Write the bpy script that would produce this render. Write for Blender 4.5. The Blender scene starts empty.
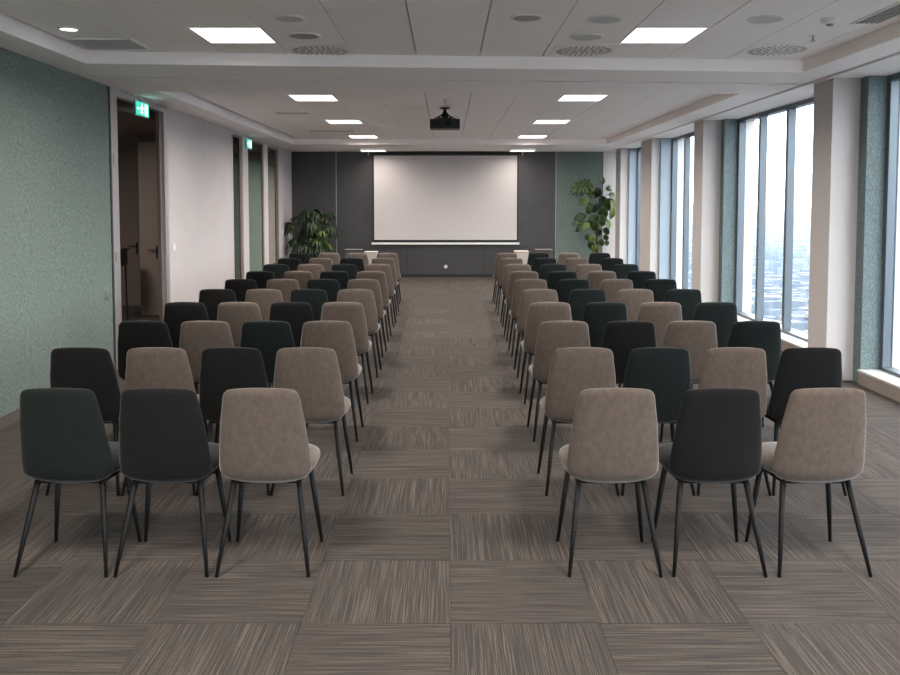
import bpy, bmesh, math, random
from mathutils import Vector, Matrix
random.seed(7)
S = bpy.context.scene
C = S.collection
PI = math.pi
R = math.radians

# ------------------------------------------------------------------ camera
EYE = 1.70
PITCH = R(3.4)
FPX = 850.0
cam = bpy.data.cameras.new('camera')
cam_o = bpy.data.objects.new('camera', cam)
C.objects.link(cam_o)
cam.sensor_fit = 'HORIZONTAL'
cam.sensor_width = 36.0
cam.lens = FPX / 900 * 36
cam.shift_x = 2.5 / 900
cam.shift_y = -84.0 / 900
cam.clip_start = 0.05
cam.clip_end = 20000
cam_o.location = (0, 0, EYE)
cam_o.rotation_euler = (PI / 2 - PITCH, 0, 0)
S.camera = cam_o

# ------------------------------------------------------------------ world, exposure
S.view_settings.view_transform = 'Standard'
S.view_settings.look = 'None'
S.view_settings.gamma = 1
S.view_settings.use_curve_mapping = False
S.view_settings.exposure = 0.80
W = bpy.data.worlds.new('overcast_sky')
S.world = W
W.use_nodes = True
wn = W.node_tree
wn.nodes.clear()
w_out = wn.nodes.new('ShaderNodeOutputWorld')
w_bg = wn.nodes.new('ShaderNodeBackground')
w_tc = wn.nodes.new('ShaderNodeTexCoord')
w_sx = wn.nodes.new('ShaderNodeSeparateXYZ')
w_mr = wn.nodes.new('ShaderNodeMapRange')
w_cr = wn.nodes.new('ShaderNodeValToRGB')
wn.links.new(w_tc.outputs['Generated'], w_sx.inputs[0])
wn.links.new(w_sx.outputs['Z'], w_mr.inputs['Value'])
w_mr.inputs['From Min'].default_value = -0.1
w_mr.inputs['From Max'].default_value = 0.4
e = w_cr.color_ramp.elements
e[0].position = 0.16; e[0].color = (0.78, 0.86, 0.97, 1)
e[1].position = 0.34; e[1].color = (0.90, 0.92, 0.97, 1)
x = e.new(1.0); x.color = (0.93, 0.96, 1.0, 1)
wn.links.new(w_mr.outputs[0], w_cr.inputs[0])
wn.links.new(w_cr.outputs[0], w_bg.inputs[0])
w_bg.inputs[1].default_value = 5.4
wn.links.new(w_bg.outputs[0], w_out.inputs[0])
cy = S.cycles
cy.use_denoising = True
cy.max_bounces = 12
cy.diffuse_bounces = 10
cy.volume_bounces = 0
cy.sample_clamp_indirect = 10.0

LAMP_W = 37.0        # power of each ceiling light panel
LAMP_COL = (1.0, 0.915, 0.83)

# ------------------------------------------------------------------ materials
def srgb(r, g, b):
    f = lambda c: (c / 255 / 12.92) if c <= 10 else ((c / 255 + 0.055) / 1.055) ** 2.4
    return (f(r), f(g), f(b), 1)

def mat(name, col, rough=0.6, metal=0.0, emit=None, estr=0.0, sheen=0.0, noise=None, bump=None, spec=0.5):
    """noise=(scale, other colour, (sx,sy,sz)); bump=(scale, strength, (sx,sy,sz))"""
    m = bpy.data.materials.new(name)
    m.use_nodes = True
    nt = m.node_tree
    p = nt.nodes['Principled BSDF']
    p.inputs['Base Color'].default_value = col
    p.inputs['Roughness'].default_value = rough
    p.inputs['Metallic'].default_value = metal
    p.inputs['Specular IOR Level'].default_value = spec
    if sheen:
        p.inputs['Sheen Weight'].default_value = sheen
        p.inputs['Sheen Roughness'].default_value = 0.35
    if emit:
        p.inputs['Emission Color'].default_value = emit
        p.inputs['Emission Strength'].default_value = estr
    def tex(scale, sv):
        tc = nt.nodes.new('ShaderNodeTexCoord')
        mp = nt.nodes.new('ShaderNodeMapping')
        mp.inputs['Scale'].default_value = sv
        oi = nt.nodes.new('ShaderNodeObjectInfo')
        mu = nt.nodes.new('ShaderNodeMath'); mu.operation = 'MULTIPLY'
        mu.inputs[1].default_value = 37.0
        nt.links.new(oi.outputs['Random'], mu.inputs[0])
        nt.links.new(tc.outputs['Object'], mp.inputs['Vector'])
        nt.links.new(mu.outputs[0], mp.inputs['Location'])
        n = nt.nodes.new('ShaderNodeTexNoise')
        n.inputs['Scale'].default_value = scale
        n.inputs['Detail'].default_value = 4
        nt.links.new(mp.outputs[0], n.inputs['Vector'])
        return n
    if noise:
        n = tex(noise[0], noise[2] if len(noise) > 2 else (1, 1, 1))
        mr = nt.nodes.new('ShaderNodeMapRange')
        mr.inputs['From Min'].default_value = 0.35
        mr.inputs['From Max'].default_value = 0.65
        mx = nt.nodes.new('ShaderNodeMix'); mx.data_type = 'RGBA'
        nt.links.new(n.outputs[0], mr.inputs[0])
        nt.links.new(mr.outputs[0], mx.inputs[0])
        mx.inputs[6].default_value = col
        mx.inputs[7].default_value = noise[1]
        nt.links.new(mx.outputs[2], p.inputs['Base Color'])
    if bump:
        n = tex(bump[0], bump[2] if len(bump) > 2 else (1, 1, 1))
        b = nt.nodes.new('ShaderNodeBump')
        b.inputs['Strength'].default_value = bump[1]
        b.inputs['Distance'].default_value = 0.01
        nt.links.new(n.outputs[0], b.inputs['Height'])
        nt.links.new(b.outputs[0], p.inputs['Normal'])
    return m

M = {}
M['taupe'] = mat('taupe_velvet', srgb(95, 83, 75), 0.9, sheen=0.42, noise=(40, srgb(85, 75, 67), (1, 1, .7)), bump=(220, 0.15), spec=0.2)
M['umber'] = mat('umber_velvet', srgb(100, 90, 83), 0.9, sheen=0.4, noise=(13, srgb(86, 77, 71)), spec=0.2)
M['charcoal'] = mat('charcoal_velvet', srgb(21, 20, 20), 0.9, sheen=0.18, noise=(9, srgb(18, 17, 17)), bump=(220, 0.15), spec=0.2)
M['green'] = mat('dark_green_velvet', srgb(21, 27, 27), 0.9, sheen=0.2, noise=(9, srgb(17, 23, 23)), bump=(220, 0.15), spec=0.2)
M['deepgreen'] = mat('bottle_green_velvet', srgb(23, 27, 25), 0.9, sheen=0.2, noise=(9, srgb(20, 25, 22)), bump=(220, 0.15), spec=0.2)
M['leg'] = mat('black_powder_coat', srgb(15, 15, 16), 0.6, spec=0.25)
M['white_wall'] = mat('white_plaster', srgb(178, 171, 170), 0.75, noise=(2, srgb(174, 167, 166)), bump=(90, 0.05))
M['column'] = mat('warm_white_column', srgb(192, 186, 183), 0.6, bump=(60, 0.05))
M['soffit'] = mat('ceiling_plaster', srgb(252, 245, 242), 0.8)
M['panel'] = mat('ceiling_panel_metal', srgb(252, 245, 242), 0.6, noise=(1.5, srgb(249, 242, 239)))
M['gap'] = mat('dark_ceiling_void', srgb(90, 86, 84), 0.9)
M['slot'] = mat('black_slot', srgb(38, 37, 37), 0.8)
M['green_wall'] = mat('green_textured_wallpaper', srgb(80, 92, 85), 0.8,
                      noise=(110, srgb(117, 130, 122), (1, 1, 0.42)), bump=(75, 0.6, (1, 1, 0.38)))
M['green_pier'] = mat('green_textured_pier', srgb(81, 94, 94), 0.7,
                      noise=(110, srgb(113, 128, 129), (1, 1, 0.5)), bump=(60, 0.4, (1, 1, 0.5)))
M['daylit_pier'] = mat('pier_painted_daylight', srgb(150, 164, 176), 0.3)  # bluish daylight and reflections on the far piers put into this colour
M['frame_alu'] = mat('blue_grey_aluminium', srgb(91, 100, 107), 0.35, metal=0.35)
M['door_frame'] = mat('light_metal_frame', srgb(172, 167, 166), 0.35, metal=0.5)
M['left_trim'] = mat('pale_mullion_paint', srgb(192, 185, 183), 0.5)
M['trim_brown'] = mat('brown_glazing_bead', srgb(104, 91, 83), 0.5)
M['dark_panel'] = mat('anthracite_laminate', srgb(61, 59, 59), 0.38, noise=(3, srgb(57, 56, 56)))
M['silver'] = mat('brushed_silver_trim', srgb(160, 162, 162), 0.35, metal=0.8)
M['screen'] = mat('matt_white_projection_fabric', srgb(196, 189, 187), 0.85)
M['black'] = mat('matt_black', srgb(16, 16, 17), 0.5)
M['white_plastic'] = mat('white_plastic', srgb(228, 226, 224), 0.4)
M['grey_mesh'] = mat('grey_speaker_mesh', srgb(212, 210, 207), 0.7, noise=(400, srgb(190, 188, 185)))
M['dark_mesh'] = mat('dark_grey_speaker_mesh', srgb(182, 179, 174), 0.7, noise=(400, srgb(160, 157, 152)))
M['vent'] = mat('grey_vent', srgb(150, 146, 142), 0.6)
M['backing'] = mat('vent_backing', srgb(92, 88, 86), 0.8)
M['baseboard'] = mat('dark_grey_skirting', srgb(84, 77, 74), 0.6)
M['sill'] = mat('pale_window_sill', srgb(190, 187, 184), 0.45)
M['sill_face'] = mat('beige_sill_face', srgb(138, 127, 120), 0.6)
M['corridor'] = mat('corridor_brown_paint', srgb(111, 98, 91), 0.8)
M['door_leaf'] = mat('brown_grey_door', srgb(126, 113, 104), 0.6)
M['corridor_green'] = mat('corridor_green_paper', srgb(68, 76, 63), 0.8, noise=(60, srgb(87, 94, 80), (1, 1, .5)))
M['pot'] = mat('beige_planter', srgb(150, 138, 126), 0.7)
M['white_pot'] = mat('pale_pedestal', srgb(176, 165, 157), 0.6)
M['soil'] = mat('dark_soil', srgb(50, 40, 32), 0.95)
M['leaf_dark'] = mat('dark_leaf', srgb(35, 51, 26), 0.45, noise=(9, srgb(26, 40, 22)))
M['leaf_mid'] = mat('mid_leaf', srgb(65, 86, 39), 0.45, noise=(9, srgb(49, 70, 32)))
M['leaf_light'] = mat('light_leaf', srgb(116, 132, 62), 0.45, noise=(9, srgb(81, 102, 46)))
M['stem'] = mat('brown_stem', srgb(86, 76, 50), 0.7)
M['table_dark'] = mat('dark_side_table', srgb(70, 68, 68), 0.5)
M['lamp'] = mat('lit_diffuser', srgb(250, 248, 244), 0.5, emit=(1.0, 0.95, 0.9, 1), estr=2.2)
M['exit_green'] = mat('lit_exit_green', srgb(20, 150, 115), 0.5, emit=(0.03, 0.42, 0.30, 1), estr=1.0)
M['exit_white'] = mat('lit_exit_white', srgb(235, 250, 245), 0.5, emit=(0.75, 1.0, 0.93, 1), estr=1.1)
M['city_white'] = mat('pale_city_render', srgb(79, 80, 83), 0.8, noise=(0.35, srgb(61, 65, 70), (1, 1, 1.6)))
M['city_grey'] = mat('grey_city_render', srgb(62, 65, 69), 0.8, noise=(0.35, srgb(44, 48, 54), (1, 1, 1.6)))
M['city_roof'] = mat('city_roof', srgb(98, 93, 91), 0.9)
M['city_ground'] = mat('city_ground', srgb(42, 48, 50), 0.9, noise=(0.02, srgb(62, 66, 70)))
M['city_window'] = mat('city_window_glass', srgb(54, 62, 72), 0.3)
M['city_tree'] = mat('city_trees', srgb(34, 44, 38), 0.9)

def glass_mat(name='window_glass', tint=(0.95, 0.975, 0.985, 1), graze=0.22):
    m = bpy.data.materials.new(name); m.use_nodes = True
    nt = m.node_tree; nt.nodes.clear()
    o = nt.nodes.new('ShaderNodeOutputMaterial')
    mx = nt.nodes.new('ShaderNodeMixShader')
    tr = nt.nodes.new('ShaderNodeBsdfTransparent'); tr.inputs[0].default_value = tint
    gl = nt.nodes.new('ShaderNodeBsdfGlossy'); gl.inputs['Roughness'].default_value = 0.02
    lw = nt.nodes.new('ShaderNodeLayerWeight'); lw.inputs[0].default_value = 0.5
    pw = nt.nodes.new('ShaderNodeMath'); pw.operation = 'POWER'; pw.inputs[1].default_value = 5.0
    nt.links.new(lw.outputs['Facing'], pw.inputs[0])
    fr = nt.nodes.new('ShaderNodeMath'); fr.operation = 'MULTIPLY_ADD'; fr.inputs[1].default_value = graze; fr.inputs[2].default_value = 0.03
    nt.links.new(pw.outputs[0], fr.inputs[0])
    nt.links.new(fr.outputs[0], mx.inputs[0]); nt.links.new(tr.outputs[0], mx.inputs[1])
    nt.links.new(gl.outputs[0], mx.inputs[2]); nt.links.new(mx.outputs[0], o.inputs[0])
    return m
M['glass'] = glass_mat()
M['tinted_glass'] = glass_mat('tinted_partition_glass', (0.72, 0.74, 0.70, 1), 0.08)

def carpet_mat():
    m = bpy.data.materials.new('striped_carpet'); m.use_nodes = True
    nt = m.node_tree; p = nt.nodes['Principled BSDF']
    L = nt.links.new
    tc = nt.nodes.new('ShaderNodeTexCoord')
    oi = nt.nodes.new('ShaderNodeObjectInfo')
    ad = nt.nodes.new('ShaderNodeVectorMath'); ad.operation = 'MULTIPLY_ADD'
    cb = nt.nodes.new('ShaderNodeCombineXYZ')
    for k in range(3): L(oi.outputs['Random'], cb.inputs[k])
    L(cb.outputs[0], ad.inputs[0]); ad.inputs[1].default_value = (91, 57, 13); L(tc.outputs['Object'], ad.inputs[2])
    def nz(scale, sv, det=2):
        mp = nt.nodes.new('ShaderNodeMapping'); mp.inputs['Scale'].default_value = sv
        n = nt.nodes.new('ShaderNodeTexNoise'); n.inputs['Scale'].default_value = scale; n.inputs['Detail'].default_value = det
        L(ad.outputs[0], mp.inputs[0]); L(mp.outputs[0], n.inputs['Vector'])
        return n
    a = nz(1.0, (210, 2.6, 1), 2); b = nz(1.0, (70, 1.0, 1)); c = nz(1.0, (190, 60, 1))
    def ramp(src, lo, hi):
        r = nt.nodes.new('ShaderNodeMapRange'); r.inputs['From Min'].default_value = lo; r.inputs['From Max'].default_value = hi
        L(src.outputs[0], r.inputs[0]); return r
    m1 = nt.nodes.new('ShaderNodeMix'); m1.data_type = 'RGBA'
    L(ramp(a, 0.46, 0.64).outputs[0], m1.inputs[0])
    m1.inputs[6].default_value = srgb(63, 59, 57); m1.inputs[7].default_value = srgb(99, 91, 84)
    m2 = nt.nodes.new('ShaderNodeMix'); m2.data_type = 'RGBA'; m2.blend_type = 'MIX'
    rb = ramp(b, 0.35, 0.65)
    mm = nt.nodes.new('ShaderNodeMath'); mm.operation = 'MULTIPLY'; mm.inputs[1].default_value = 0.45
    L(rb.outputs[0], mm.inputs[0]); L(mm.outputs[0], m2.inputs[0]); L(m1.outputs[2], m2.inputs[6])
    m2.inputs[7].default_value = srgb(77, 71, 67)
    m3 = nt.nodes.new('ShaderNodeMix'); m3.data_type = 'RGBA'
    rc = ramp(c, 0.60, 0.68); m5 = nt.nodes.new('ShaderNodeMath'); m5.operation = 'MULTIPLY'; m5.inputs[1].default_value = 0.6
    L(rc.outputs[0], m5.inputs[0]); L(m5.outputs[0], m3.inputs[0]); L(m2.outputs[2], m3.inputs[6]); m3.inputs[7].default_value = srgb(60, 55, 52)
    # slight difference of tone from tile to tile
    hs = nt.nodes.new('ShaderNodeHueSaturation'); mv = nt.nodes.new('ShaderNodeMapRange')
    mv.inputs['To Min'].default_value = 0.93; mv.inputs['To Max'].default_value = 1.07
    L(oi.outputs['Random'], mv.inputs[0]); L(mv.outputs[0], hs.inputs['Value']); L(m3.outputs[2], hs.inputs['Color'])
    L(hs.outputs[0], p.inputs['Base Color'])
    p.inputs['Roughness'].default_value = 0.95; p.inputs['Specular IOR Level'].default_value = 0.1
    bp = nt.nodes.new('ShaderNodeBump'); bp.inputs['Strength'].default_value = 0.5; bp.inputs['Distance'].default_value = 0.004
    L(a.outputs[0], bp.inputs['Height']); L(bp.outputs[0], p.inputs['Normal'])
    return m
M['carpet'] = carpet_mat()

# ------------------------------------------------------------------ helpers
def obj(name, bm, m, parent=None, loc=(0, 0, 0), smooth=False, rz=0):
    me = bpy.data.meshes.new(name)
    bmesh.ops.recalc_face_normals(bm, faces=bm.faces)
    bm.to_mesh(me); bm.free()
    if smooth:
        me.polygons.foreach_set('use_smooth', [True] * len(me.polygons))
    for mm in (m if isinstance(m, (list, tuple)) else [m]):
        me.materials.append(mm)
    o = bpy.data.objects.new(name, me)
    o.location = loc; o.rotation_euler = (0, 0, rz)
    C.objects.link(o)
    if parent: o.parent = parent
    return o

def inst(name, src, parent=None, loc=(0, 0, 0), rot=(0, 0, 0), scale=(1, 1, 1)):
    o = bpy.data.objects.new(name, src.data)
    o.location = loc; o.rotation_euler = rot; o.scale = scale
    C.objects.link(o)
    if parent: o.parent = parent
    return o

def empty(name, loc=(0, 0, 0), rz=0):
    o = bpy.data.objects.new(name, None); C.objects.link(o)
    o.location = loc; o.rotation_euler = (0, 0, rz); o.empty_display_size = 0.1
    return o

def tag(o, label=None, cat=None, group=None, kind=None):
    if label: o['label'] = label
    if cat: o['category'] = cat
    if group: o['group'] = group
    if kind: o['kind'] = kind
    return o

def struct(name, bm, m, parent=None, label=None, **k):
    o = obj(name, bm, m, parent, **k)
    if parent is None:
        o['kind'] = 'structure'
        if label: o['label'] = label
    return o

def add_box(bm, x0, x1, y0, y1, z0, z1, bev=0.0):
    vs = [bm.verts.new((x, y, z)) for z in (z0, z1) for x, y in ((x0, y0), (x1, y0), (x1, y1), (x0, y1))]
    fs = [bm.faces.new([vs[i] for i in f]) for f in ((3, 2, 1, 0), (4, 5, 6, 7), (0, 1, 5, 4), (1, 2, 6, 5), (2, 3, 7, 6), (3, 0, 4, 7))]
    if bev:
        es = set(e for f in fs for e in f.edges)
        bmesh.ops.bevel(bm, geom=list(es), offset=bev, segments=2, profile=0.5, affect='EDGES')
    return vs

def add_prism(bm, pts, z0, z1):
    lo = [bm.verts.new((x, y, z0)) for x, y in pts]; hi = [bm.verts.new((x, y, z1)) for x, y in pts]
    bm.faces.new(lo[::-1]); bm.faces.new(hi)
    n = len(pts)
    for i in range(n):
        bm.faces.new((lo[i], lo[(i + 1) % n], hi[(i + 1) % n], hi[i]))

def box(x0, x1, y0, y1, z0, z1, bev=0.0):
    bm = bmesh.new(); add_box(bm, x0, x1, y0, y1, z0, z1, bev); return bm

def add_tube(bm, pts, radii, n=10):
    pts = [Vector(p) for p in pts]
    rings = []
    for i, p in enumerate(pts):
        d = (pts[min(i + 1, len(pts) - 1)] - pts[max(i - 1, 0)]).normalized()
        a = d.orthogonal().normalized() if abs(d.z) < 0.9 else Vector((1, 0, 0)).cross(d).normalized()
        b = d.cross(a).normalized()
        r = radii[i] if isinstance(radii, (list, tuple)) else radii
        rings.append([bm.verts.new(p + (a * math.cos(2 * PI * k / n) + b * math.sin(2 * PI * k / n)) * r) for k in range(n)])
    for i in range(len(rings) - 1):
        for k in range(n):
            bm.faces.new((rings[i][k], rings[i][(k + 1) % n], rings[i + 1][(k + 1) % n], rings[i + 1][k]))
    bm.faces.new(rings[0][::-1]); bm.faces.new(rings[-1])

def add_lathe(bm, prof, c=(0, 0, 0), n=28, axis='z'):
    rings = []
    for r, h in prof:
        ring = []
        for k in range(n):
            a = 2 * PI * k / n
            if axis == 'z': v = (c[0] + r * math.cos(a), c[1] + r * math.sin(a), c[2] + h)
            else: v = (c[0] + r * math.cos(a), c[1] + h, c[2] + r * math.sin(a))
            ring.append(bm.verts.new(v))
        rings.append(ring)
    for i in range(len(rings) - 1):
        for k in range(n):
            bm.faces.new((rings[i][k], rings[i][(k + 1) % n], rings[i + 1][(k + 1) % n], rings[i + 1][k]))
    bm.faces.new(rings[0][::-1]); bm.faces.new(rings[-1])

def add_loft(bm, loops):
    rings = [[bm.verts.new(p) for p in lp] for lp in loops]
    n = len(rings[0])
    for i in range(len(rings) - 1):
        for k in range(n):
            bm.faces.new((rings[i][k], rings[i][(k + 1) % n], rings[i + 1][(k + 1) % n], rings[i + 1][k]))
    bm.faces.new(rings[0][::-1]); bm.faces.new(rings[-1])

def XL(y):                       # the left wall line (it opens slightly towards the screen)
    return -(3.27 + 0.015 * y)

def wall_piece(bm, y0, y1, z0, z1, o0, o1):
    """box that follows the left wall; o0/o1 offsets from its room face (+ = into the room)"""
    pts = [(XL(y0) + o0, y0), (XL(y0) + o1, y0), (XL(y1) + o1, y1), (XL(y1) + o0, y1)]
    add_prism(bm, pts, z0, z1)

def wp(y0, y1, z0, z1, o0, o1):
    bm = bmesh.new(); wall_piece(bm, y0, y1, z0, z1, o0, o1); return bm

ZC = 2.87      # soffit
ZU = 2.975     # ceiling inside the coffers
YB = 19.5      # back wall
YN = -4.0      # wall behind the camera

# ------------------------------------------------------------------ floor
floor = struct('floor', box(-3.7, 4.35, YN, YB + 0.05, -0.25, -0.006), M['carpet'], label='brown grey striped carpet tile floor')
TS = 0.605
y_first = 2.745
def tile_bm(g=0.0007):
    bm = bmesh.new()
    add_box(bm, -TS / 2 + g, TS / 2 - g, -TS / 2 + g, TS / 2 - g, -0.0059, 0.0)
    return bm
first_tile = None
rows = 28
mass = bmesh.new()
count = 0
for r in range(rows):
    yc = y_first + TS * r + TS / 2
    for c in range(13):
        xc = 0.012 + TS * (c - 6 + 0.5) + 0.0
        lateral = ((r + c) % 2 == 1)
        if yc + TS / 2 > YB: continue
        if count < 300:
            if first_tile is None:
                first_tile = obj('carpet_tile', tile_bm(), M['carpet'], floor, (xc, yc, 0)); o = first_tile
            else:
                o = inst('carpet_tile', first_tile, floor, (xc, yc, 0))
            o.rotation_euler.z = (PI / 2 if lateral else 0) + (PI if random.random() < .5 else 0)
            count += 1
        else:
            add_box(mass, xc - TS / 2 + .001, xc + TS / 2 - .001, yc - TS / 2 + .001, yc + TS / 2 - .001, -0.0059, 0.0)
o = obj('carpet_tiles', mass, M['carpet'], floor); o['kind'] = 'stuff'

# ------------------------------------------------------------------ ceiling
bm = bmesh.new()
TOP = 3.2
XR = 4.35
CX0, CX1 = -3.04, 3.19      # coffer sides
# void slab above everything
add_box(bm, -3.75, XR, YN, YB + 0.05, ZU + 0.035, TOP)
ceiling = struct('ceiling', bm, M['gap'], label='white suspended ceiling with two recessed coffers')
bm = bmesh.new()
eps = 0.0
# band between the coffers, split by a thin joint; the joints run slightly askew
def lineA(x): return 7.46 + 0.075 * x
def lineG(x): return 8.21 + 0.07 * x
def lineB(x): return 9.12 + 0.038 * x
xl, xr = -3.75, 3.50
add_prism(bm, [(xl, lineA(xl)), (xr, lineA(xr)), (xr, lineG(xr) - .03), (xl, lineG(xl) - .03)], ZC, ZU + .034)
add_prism(bm, [(xl, lineG(xl) + .03), (xr, lineG(xr) + .03), (xr, lineB(xr)), (xl, lineB(xl))], ZC, ZU + .034)
obj('soffit_band', bm, M['soffit'], ceiling)
bm = bmesh.new(); add_prism(bm, [(xl, lineG(xl) - .029), (xr, lineG(xr) - .029), (xr, lineG(xr) + .029), (xl, lineG(xl) + .029)], ZC + .02, ZC + .03)
obj('beam_joint', bm, M['backing'], ceiling)
bm = bmesh.new()
add_prism(bm, [(xl, YN), (CX0, YN), (CX0, lineA(CX0)), (xl, lineA(xl))], ZC, ZU + .034)
add_prism(bm, [(xl, lineB(xl)), (CX0, lineB(CX0)), (CX0 - .05, 17.15), (xl, 17.15)], ZC, ZU + .034)
obj('soffit_edge', bm, M['soffit'], ceiling)
bm = bmesh.new()
add_prism(bm, [(CX1, YN), (xr, YN), (xr, lineA(xr)), (CX1, lineA(CX1))], ZC, ZU + .034)
add_prism(bm, [(CX1 - .05, lineB(CX1)), (xr, lineB(xr)), (xr + .06, 17.15), (CX1, 17.15)], ZC, ZU + .034)
obj('soffit_edge', bm, M['soffit'], ceiling)
bm = bmesh.new()
add_prism(bm, [(xl, 17.15), (xr + .06, 17.15), (xr + .07, YB + .05), (xl, YB + .05)], ZC, ZU + .034)
obj('soffit_end', bm, M['soffit'], ceiling)
bm = bmesh.new()
add_prism(bm, [(xr + .03, YN), (XR, YN), (XR, YB + .05), (xr + .10, YB + .05)], ZC, ZU + .034)
obj('soffit_window_strip', bm, M['soffit'], ceiling)
bm = bmesh.new()
add_prism(bm, [(xr - .01, YN), (xr + .04, YN), (xr + .11, YB), (xr + .06, YB)], ZC + .05, ZC + .06)
obj('slot_diffuser', bm, M['slot'], ceiling)

GX = 0.545
def gline(n): return 0.006 + GX * (n + 0.5)
lamps = [(-4, 6.25), (2, 6.25), (-3, 10.42), (1, 10.42)]
PANEL_T = 0.03
first_panel = None
light_cells = []
def row_y(y0, k): return y0 + 0.61 * k
def build_panels(y_start, nrows, skip):
    global first_panel
    for k in range(nrows):
        y0 = y_start + 0.61 * k
        for n in range(-6, 6):
            x0, x1 = gline(n - 0) , gline(n + 1)
            if (n, k) in skip: continue
            x0 = max(x0, CX0 - .06); x1 = min(x1, CX1 + .03)
            if x1 - x0 < .05: continue
            full = abs(x1 - x0 - GX) < 1e-4
            cx, cyy = (x0 + x1) / 2, y0 + 0.305
            g = 0.005
            if full and first_panel is not None:
                inst('ceiling_panel', first_panel, ceiling, (cx, cyy, ZU))
            else:
                hw = (x1 - x0) / 2 - g
                o = obj('ceiling_panel', box(-hw, hw, -0.305 + .0015, 0.305 - .0015, 0, PANEL_T), M['panel'], ceiling, (cx, cyy, ZU))
                if full: first_panel = o
# cell (n,k): columns left of the centre line are negative n
Y1 = 7.50 - 0.61 * 5
build_panels(Y1, 6, {(-4, 3), (2, 3)})
Y2 = 8.93
# light rows in the second coffer
build_panels(Y2, 14, {(-3, 2), (1, 2), (-3, 7), (1, 7), (-3, 12), (1, 12)} if False else {(-4, 2), (2, 2), (-4, 7), (2, 7), (-4, 12), (2, 12)})
# plain continuation over and behind the camera
bm = bmesh.new(); add_box(bm, CX0 - .06, CX1 + .03, YN, Y1, ZU, ZU + PANEL_T)
obj('ceiling_panel_field', bm, M['panel'], ceiling)

def ceiling_light(x0, x1, y0, y1, z, label, power):
    t = empty('ceiling_light', ((x0 + x1) / 2, (y0 + y1) / 2, z))
    tag(t, label, 'ceiling light', 'lit square ceiling light panels')
    hx, hy = (x1 - x0) / 2, (y1 - y0) / 2
    bm = bmesh.new()
    w = .012
    add_box(bm, -hx, hx, -hy, -hy + w, 0.0, .03); add_box(bm, -hx, hx, hy - w, hy, 0.0, .03)
    add_box(bm, -hx, -hx + w, -hy + w, hy - w, 0.0, .03); add_box(bm, hx - w, hx, -hy + w, hy - w, 0.0, .03)
    obj('frame', bm, M['white_plastic'], t)
    obj('diffuser', box(-hx + w, hx - w, -hy + w, hy - w, .003, .028), M['lamp'], t)
    ld = bpy.data.lights.new('panel_light', 'AREA'); ld.shape = 'RECTANGLE'
    ld.size = 2 * hx - .05; ld.size_y = 2 * hy - .05; ld.energy = power; ld.spread = 2.8; ld.color = LAMP_COL
    lo = bpy.data.objects.new('panel_light', ld); C.objects.link(lo); lo.parent = t; lo.location = (0, 0, -0.004)
    return t
def cell(n): return gline(n) + .004, gline(n + 1) - .004
for side, n in (('left', -4), ('right', 2)):
    x0, x1 = cell(n)
    ceiling_light(x0, x1, Y1 + .61 * 3 + .003, Y1 + .61 * 4 - .003, ZU, 'large near square ceiling light, on the %s above the front of the room' % side, LAMP_W)
    for k, w in ((2, 'first small'), (7, 'second small'), (12, 'third small')):
        ceiling_light(x0, x1, Y2 + .61 * k + .003, Y2 + .61 * (k + 1) - .003, ZU, '%s square ceiling light beyond the beam, in the %s row' % (w, side), LAMP_W)
    ceiling_light(x0, x1, 18.45, 19.0, ZC - .031, 'faint last ceiling light close to the screen wall, %s side' % side, LAMP_W * .22)
# lights of the same kind above and behind the camera (outside the frame)
for n in (-4, 2):
    for yy in (2.2, -1.6):
        x0, x1 = cell(n)
        ceiling_light(x0, x1, yy, yy + .6, ZU - .031, 'square ceiling light outside the frame, %s row, %s' % ('left' if n < 0 else 'right', 'above the camera' if yy > 0 else 'behind the camera'), LAMP_W)

# ------------------------------------------------------------------ back wall
wb = struct('wall_back', box(-3.75, 3.95, YB + .02, YB + .25, 0, TOP), M['black'], label='dark anthracite panelled wall behind the screen')
def wpanel(x0, x1, m, label=None, z0=.06, y=YB):
    o = obj('wall_panel', box(x0 + .006, x1 - .006, y, y + .02, z0, ZC), m, wb)
    if label: o['label'] = label
for a, b in ((-3.58, -2.545), (-2.545, -.93), (-.93, .84), (.84, 2.47)): wpanel(a, b, M['dark_panel'])
wpanel(2.49, 3.55, M['green_wall'], 'green textured wall panel')
wpanel(3.55, 3.86, M['column'], 'white reveal panel', y=YB - .01)
for xx in (-2.545, 2.48):
    obj('cover_strip', box(xx - .009, xx + .009, YB - .006, YB + .01, .06, ZC), M['silver'], wb)
struct('baseboard_back', box(-3.58, 3.55, YB - .012, YB + .02, 0, .06), M['black'])
wf = struct('wall_front', box(-3.75, XR, YN - .2, YN, 0, .14), M['white_wall'], label='low sill wall of the unseen glazed end added behind the camera for light')
for xx in (-3.55, -1.75, .15, 2.05, 3.95):
    obj('post', box(xx - .2, xx + .2, YN - .2, YN, .14, ZC), M['column'], wf)
for xx in (-2.65, -.8, 1.1, 3.0):  # unseen glazing added to light the chair backs and ceiling
    obj('pane', box(xx - .75, xx + .75, YN - .12, YN - .11, .14, ZC), M['glass'], wf)

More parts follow.
